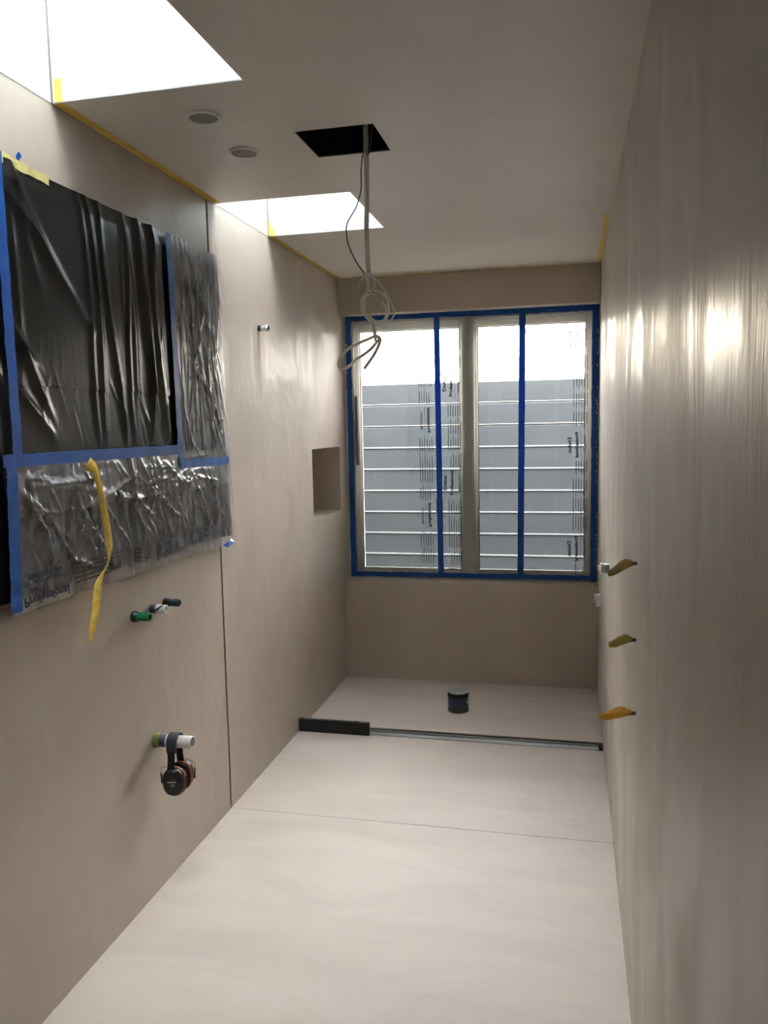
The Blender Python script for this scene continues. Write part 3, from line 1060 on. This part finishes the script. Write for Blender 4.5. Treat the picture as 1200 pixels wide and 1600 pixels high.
hollow = lambda r, x0, x1, th=0.003, dep=0.03: [(r, x0), (r, x1 - 0.001), (r - 0.001, x1), (r - th, x1), (r - th, x1 - dep), (0.0005, x1 - dep)]
stub('pipe_stub', 2.245, 0.955, [('pipe', M['green_pipe'], hollow(0.0135, 0.012, 0.058), 24), ('collar', M['dark_green'], [(0.0175, 0), (0.0175, 0.016), (0.0145, 0.02)], 16)],
     'bright green capped water pipe stub, nearest of the row of three', 'pipe', 'water pipe stubs under the masked recess')
e = stub('pipe_stub', 2.356, 0.955, [('pipe', M['white_plastic'], hollow(0.0145, 0.0, 0.056, 0.004), 24)],
         'white pipe stub smeared with blue, middle of the row of three', 'pipe', 'water pipe stubs under the masked recess')
MB().lathe([(0.0152, 0.001), (0.0156, 0.018), (0.0150, 0.022)], 'x', (0, 2.356, 0.955), 14).build('blue_smear', M['blue_smear'], e, True)
MB().tube([(0.018, 2.343, 0.948), (0.03, 2.341, 0.957), (0.042, 2.345, 0.966), (0.047, 2.352, 0.970)], [0.003, 0.004, 0.003, 0.001], 6).build('blue_smear', M['blue_smear'], e, True)
stub('pipe_stub', 2.447, 0.956, [('pipe', M['dark_green'], hollow(0.0125, 0.0, 0.056), 24), ('collar', M['dark_wrap'], [(0.015, 0), (0.0155, 0.014), (0.0135, 0.022)], 9),
                                ('wrap', M['navy_tape'], [(0.0136, 0.034), (0.014, 0.046), (0.0132, 0.05)], 10)],
     'dark green pipe stub, farthest of the row of three', 'pipe', 'water pipe stubs under the masked recess')

# waste pipe
WY, WZ, WRd = 2.342, 0.514, 0.0205
e = stub('waste_pipe', WY, WZ, [('pipe', M['white_plastic'], hollow(WRd, 0.0, 0.134, 0.0025, 0.05), 36)],
         'white waste pipe jutting from the left wall with ear defenders on it', 'pipe')
MB().lathe([(0.0245, 0.0), (0.026, 0.008), (0.0235, 0.016), (0.0222, 0.021)], 'x', (0, WY, WZ), 15).build('green_putty', M['lime_putty'], e, True)
MB().lathe([(0.0212, 0.014), (0.0216, 0.03), (0.0212, 0.044)], 'x', (0, WY, WZ), 22, False, False).build('blue_smear', M['blue_smear'], e, True)

# ear defenders hung over the waste pipe
BX = 0.071
em = empty('ear_defenders', (BX, WY, WZ + 0.022))
tag(em, 'black and orange ear defenders hung over the white waste pipe', 'ear defenders')


def band(path, w0, w1, th, name, mat, sub=5):
    """flat strap following a path in the y-z plane at x = BX (path offsets are from the pipe centre)"""
    P = [Vector((0, p[0], p[1])) for p in path]
    pts = []
    for i in range(len(P) - 1):
        p0, p1, p2, p3 = P[max(i - 1, 0)], P[i], P[i + 1], P[min(i + 2, len(P) - 1)]
        for k in range(sub):
            u_ = k / sub
            pts.append(0.5 * ((2 * p1) + (p2 - p0) * u_ + (2 * p0 - 5 * p1 + 4 * p2 - p3) * u_ * u_ + (3 * p1 - p0 - 3 * p2 + p3) * u_ ** 3))
    pts.append(P[-1])
    V, F = [], []
    n = len(pts)
    for i, p in enumerate(pts):
        tdir = (pts[min(i + 1, n - 1)] - pts[max(i - 1, 0)]).normalized()
        nv = Vector((0, -tdir.z, tdir.y))
        wv = w0 + (w1 - w0) * abs(2 * i / (n - 1) - 1)
        for sx, off in ((-1, 0), (1, 0), (1, th), (-1, th)):
            q = p + nv * off
            V.append((BX + sx * wv / 2, WY + q.y, WZ + q.z))
    for i in range(n - 1):
        for k in range(4):
            k2 = (k + 1) % 4
            F.append((i * 4 + k, i * 4 + k2, i * 4 + 4 + k2, i * 4 + 4 + k))
    F += [(0, 1, 2, 3), (n * 4 - 4, n * 4 - 3, n * 4 - 2, n * 4 - 1)]
    o = mesh(name, V, F, mat, em, False, True)
    return bevel(o, 0.0015, 2)


arc = [(-0.0245 * math.cos(a), 0.0245 * math.sin(a)) for a in [math.pi * k / 8 for k in range(9)]]
band([(-0.026, -0.03)] + arc + [(0.026, -0.03)], 0.036, 0.034, 0.005, 'headband_pad', M['band_fabric'])
band([(-0.036, -0.090), (-0.030, -0.055), (-0.0275, -0.026)], 0.025, 0.027, 0.004, 'band_arm', M['black_plastic'])
band([(0.036, -0.090), (0.030, -0.055), (0.0275, -0.026)], 0.025, 0.027, 0.004, 'band_arm', M['black_plastic'])


def superell(cx, cy, cz, layers, name, mat, parent, sgn=-1, seg=36):
    """oval cup built of layers (half width x, half height z, offset along y)"""
    V, F = [], []
    for (a, b, oy) in layers:
        for k in range(seg):
            t = 2 * math.pi * k / seg
            c, s = math.cos(t), math.sin(t)
            e_ = 0.82
            V.append((cx + a * math.copysign(abs(c) ** e_, c), cy + sgn * oy, cz + b * math.copysign(abs(s) ** e_, s)))
    n = len(layers)
    for i in range(n - 1):
        for k in range(seg):
            k2 = (k + 1) % seg
            F.append((i * seg + k, i * seg + k2, (i + 1) * seg + k2, (i + 1) * seg + k))
    F.append(tuple(range(seg)))
    F.append(tuple((n - 1) * seg + k for k in range(seg)))
    return mesh(name, V, F, mat, parent, True, True)


CZ = WZ - 0.125
for sg in (-1, 1):
    cy = WY + sg * 0.004
    cu = superell(BX + 0.006, cy, CZ, [(0.026, 0.034, 0.0), (0.034, 0.042, 0.002), (0.037, 0.046, 0.007), (0.036, 0.045, 0.012), (0.031, 0.039, 0.0135)],
                  'ear_cushion', M['black_rubber'], em, sg)
    superell(BX + 0.006, cy, CZ, [(0.033, 0.041, 0.0125), (0.0385, 0.0475, 0.0140), (0.0385, 0.0475, 0.021), (0.035, 0.043, 0.022)], 'orange_ring', M['orange_plastic'], em, sg)
    cs = superell(BX + 0.006, cy, CZ, [(0.035, 0.043, 0.021), (0.0365, 0.0455, 0.0225), (0.0365, 0.0455, 0.033), (0.0345, 0.0435, 0.039), (0.029, 0.037, 0.043), (0.018, 0.025, 0.0445)],
                  'cup_shell', M['black_plastic'], em, sg)
    yy = cy + sg * 0.044
    MB().lathe([(0.003, 0), (0.003, 0.003), (0.0015, 0.004)], 'y' if sg > 0 else '-y', (BX, WY + sg * 0.0385, WZ - 0.083), 12).build('rivet', M['steel'], em, True)
    for sx in (-1, 1):
        xo = BX + 0.006 + sx * 0.044
        MB().tube([(BX + sx * 0.012, WY + sg * 0.036, WZ - 0.074), (BX + sx * 0.030, WY + sg * 0.036, WZ - 0.077), (xo, WY + sg * 0.034, WZ - 0.086), (xo + sx * 0.001, WY + sg * 0.030, WZ - 0.108)],
                  0.0012, 6).build('wire_yoke', M['brass_wire'], em, True)
        MB().tube([(xo + sx * 0.001, WY + sg * 0.031, WZ - 0.100), (xo + sx * 0.0005, WY + sg * 0.028, WZ - 0.135)], [0.0026, 0.0032], 8).build('yoke_grip', M['black_plastic'], em, True)
pv = bars((BX - 0.008, WY - 0.004 - 0.0452, CZ + 0.002), (1, 0, 0.12), (0, 0, 1),
          [(0.0, 0.030, 0.0, 0.0035), (0.012, 0.026, -0.008, 0.0016), (0.009, 0.024, -0.012, 0.001)], em, M['white_plastic'])
pv.name = 'printed_mark'

# shower pipe stub high on the left wall
e = stub('shower_stub', 3.397, 1.974, [('collar', M['black_plastic'], [(0.013, 0), (0.013, 0.010), (0.010, 0.012)], 20),
                                       ('threaded_tail', M['chrome'], [(0.010, 0.010), (0.010, 0.018), (0.012, 0.019), (0.012, 0.021), (0.010, 0.022), (0.010, 0.026), (0.0115, 0.027), (0.0115, 0.031), (0.010, 0.032)], 20),
                                       ('hex_nut', M['chrome'], [(0.015, 0.030), (0.016, 0.032), (0.016, 0.043), (0.014, 0.046), (0.009, 0.046), (0.009, 0.036)], 6)],
         'small chrome shower pipe stub high on the left wall', 'pipe fitting')

# ---------------------------------------------------------------- right wall
def rstub(name, y, z_, parts, lab, cat, group=None):
    e_ = empty(name, (W, y, z_))
    tag(e_, lab, cat, group)
    for nm, mat, prof, sg in parts:
        MB().lathe(prof, '-x', (W, y, z_), sg).build(nm, mat, e_, True)
    return e_


rstub('valve_stub', 3.40, 0.934, [('body', M['silver_tape'], [(0.020, 0.0), (0.021, 0.012), (0.019, 0.018), (0.021, 0.022), (0.022, 0.030)], 16),
                                  ('cap', M['white_plastic'], [(0.020, 0.030), (0.023, 0.032), (0.023, 0.038), (0.014, 0.040), (0.014, 0.046), (0.006, 0.047)], 14)],
      'silver valve stub with a white cap on the right wall by the window', 'pipe fitting')
e_ = rstub('valve_stub', 4.168, 0.622, [('body', M['white_plastic'], [(0.026, 0.0), (0.026, 0.008), (0.022, 0.010), (0.022, 0.028), (0.018, 0.030)], 20),
                                        ('cap', M['silver_tape'], [(0.015, 0.030), (0.017, 0.031), (0.017, 0.044), (0.012, 0.046)], 12)],
           'white valve stub low on the right wall below the window sill', 'pipe fitting')
MB().box(W - 0.036, 4.150, 0.640, W - 0.006, 4.186, 0.662).build('square_lug', M['white_plastic'], e_)

for (y, z_, dz, ln, mt, lab) in ((2.028, 1.191, -0.022, 0.056, 'olive_tape', 'upper folded yellow tape flag sticking out of the right wall'),
                                 (2.016, 1.003, -0.010, 0.053, 'olive_tape', 'middle folded yellow tape flag sticking out of the right wall'),
                                 (2.004, 0.822, -0.010, 0.074, 'amber_tape', 'lowest and brightest amber tape flag sticking out of the right wall')):
    f_ = empty('tape_flag', (W, y, z_))
    tag(f_, lab, 'tape', 'tape flags on the right wall')
    MB().tube([(W + 0.004, y, z_), (W - 0.008, y, z_ - 0.0005), (W - 0.02, y, z_ + dz * 0.22)], 0.0045, 8, 3).build('wire_end', M['grey_wire'], f_, True)
    # two leaves of tape pressed together round the wire, open at the free end
    n = 14
    rg = np.random.default_rng(int(z_ * 1000))
    for side in (-1, 1):
        V, F = [], []
        for i in range(n + 1):
            s = i / n
            x = W - 0.010 - ln * s
            hw_ = 0.0055 + (0.0075 if ln < 0.07 else 0.008) * math.sin(min(1.0, s * 1.15) * math.pi * 0.86) + rg.normal() * 0.0007
            if s > 0.9:
                hw_ *= 0.8
            zc = z_ + dz * s + 0.004 * math.sin(s * 5)
            bul = 0.004 + 0.005 * math.sin(math.pi * min(1, s * 1.1)) if side < 0 else 0.004
            for k in range(5):
                q = k / 2 - 1
                V.append((x - 0.003 * (1 - q * q) * (s > 0.95), y + side * bul * (1 - q * q) + 0.002 * s * q, zc + q * hw_))
        for i in range(n):
            for k in range(4):
                F.append((i * 5 + k, i * 5 + k + 1, i * 5 + 6 + k, i * 5 + 5 + k))
        lf = mesh('tape_leaf', V, F, M[mt], f_, True)
        lf.modifiers.new('thickness', 'SOLIDIFY').thickness = 0.0008

# ---------------------------------------------------------------- drain pipe and channel in the shower floor
DX, DY = 0.756, 4.195
dpp = empty('drain_pipe', (DX, DY, 0))
tag(dpp, 'stubby drain pipe wrapped in dark tape standing on the shower floor', 'pipe')
MB().lathe([(0.0555, -0.002), (0.056, 0.01), (0.054, 0.03), (0.053, 0.082)], 'z', (DX, DY, 0), 36).build('pipe', M['dark_wrap'], dpp, True)
MB().lathe([(0.054, 0.022), (0.0552, 0.026), (0.0548, 0.074), (0.0535, 0.078)], 'z', (DX, DY, 0), 22).build('blue_wrap', M['navy_tape'], dpp, True)
MB().lathe([(0.0538, 0.078), (0.0560, 0.080), (0.0565, 0.100), (0.0555, 0.104)], 'z', (DX, DY, 0), 36).build('black_band', M['black_rubber'], dpp, True)
rg = np.random.default_rng(9)
V, F = [], []
seg, rings = 36, 8
for r in range(rings + 1):
    for k in range(seg):
        a = 2 * math.pi * k / seg
        rr = 0.0558 * (1 - r / (rings + 0.4))
        V.append((DX + rr * math.cos(a), DY + rr * math.sin(a), 0.104 + (0.006 if 0 < r < 8 else 0.002) + rg.normal() * 0.0012 * (r > 0)))
for r in range(rings):
    for k in range(seg):
        k2 = (k + 1) % seg
        F.append((r * seg + k, r * seg + k2, (r + 1) * seg + k2, (r + 1) * seg + k))
F.append(tuple(rings * seg + k for k in range(seg)))
mesh('silver_cover', V, F, M['silver_tape'], dpp, True, True)
MB().tube([(DX + 0.05, DY - 0.026, 0.05), (DX + 0.053, DY - 0.024, 0.058), (DX + 0.052, DY - 0.022, 0.064)], 0.0035, 6).build('white_fleck', M['white_plastic'], dpp, True)

chn = empty('floor_channel', (W / 2, (CH0 + CH1) / 2, -0.03))
tag(chn, 'long aluminium drain channel set in black trim across the floor', 'drain channel')
z0 = -0.031
MB().box(0.003, CH1 - 0.030, z0, W - 0.003, CH1 - 0.001, -0.004).build('rubber_strip', M['black_rubber'], chn)
MB().box(0.003, CH0 + 0.001, z0, W - 0.003, CH0 + 0.012, -0.003).build('rubber_strip', M['black_rubber'], chn)
pr = MB()
ya, yb = CH0 + 0.013, CH1 - 0.032
pr.box(0.003, ya, z0, W - 0.022, yb, z0 + 0.004)
pr.box(0.003, ya, z0 + 0.004, W - 0.022, ya + 0.006, -0.004)
pr.box(0.003, yb - 0.006, z0 + 0.004, W - 0.022, yb, 0.001)
pr.box(0.003, ya + 0.012, z0 + 0.004, W - 0.022, ya + 0.044, -0.005)
pr.build('aluminium_profile', M['aluminium'], chn)
MB().box(W - 0.02, CH0 + 0.013, z0, W - 0.002, CH1 - 0.032, 0.004).build('end_cap', M['black_plastic'], chn)
st = empty('black_upstand', (0.185, CH0 + 0.01, 0))
tag(st, 'black foam strip standing in the floor channel against the left wall', 'foam strip')
rg = np.random.default_rng(4)
V, F = [], []
n = 30
for i in range(n + 1):
    x = 0.002 + 0.366 * i / n
    zt = 0.064 + rg.normal() * 0.0007
    yj = rg.normal() * 0.0006
    for (yy, zz) in ((CH0 - 0.014, 0.0005), (CH0 + 0.008, 0.0005), (CH0 + 0.008, zt), (CH0 - 0.014 + yj, zt)):
        V.append((x, yy, zz))
for i in range(n):
    for k in range(4):
        k2 = (k + 1) % 4
        F.append((i * 4 + k, i * 4 + k2, i * 4 + 4 + k2, i * 4 + 4 + k))
F += [(0, 1, 2, 3), (n * 4, n * 4 + 1, n * 4 + 2, n * 4 + 3)]
mesh('foam_strip', V, F, M['black_rubber'], st, False, True)
sc = MB()
rr_ = random.Random(2)
for i in range(9):
    x = rr_.uniform(0.02, 0.33)
    sc.box(x, CH0 - 0.013, 0.0655, x + rr_.uniform(0.01, 0.04), CH0 + rr_.uniform(-0.006, 0.006), 0.0664)
o = sc.build('plaster_scuffs', M['dark_wrap'], st)
o['kind'] = 'stuff'
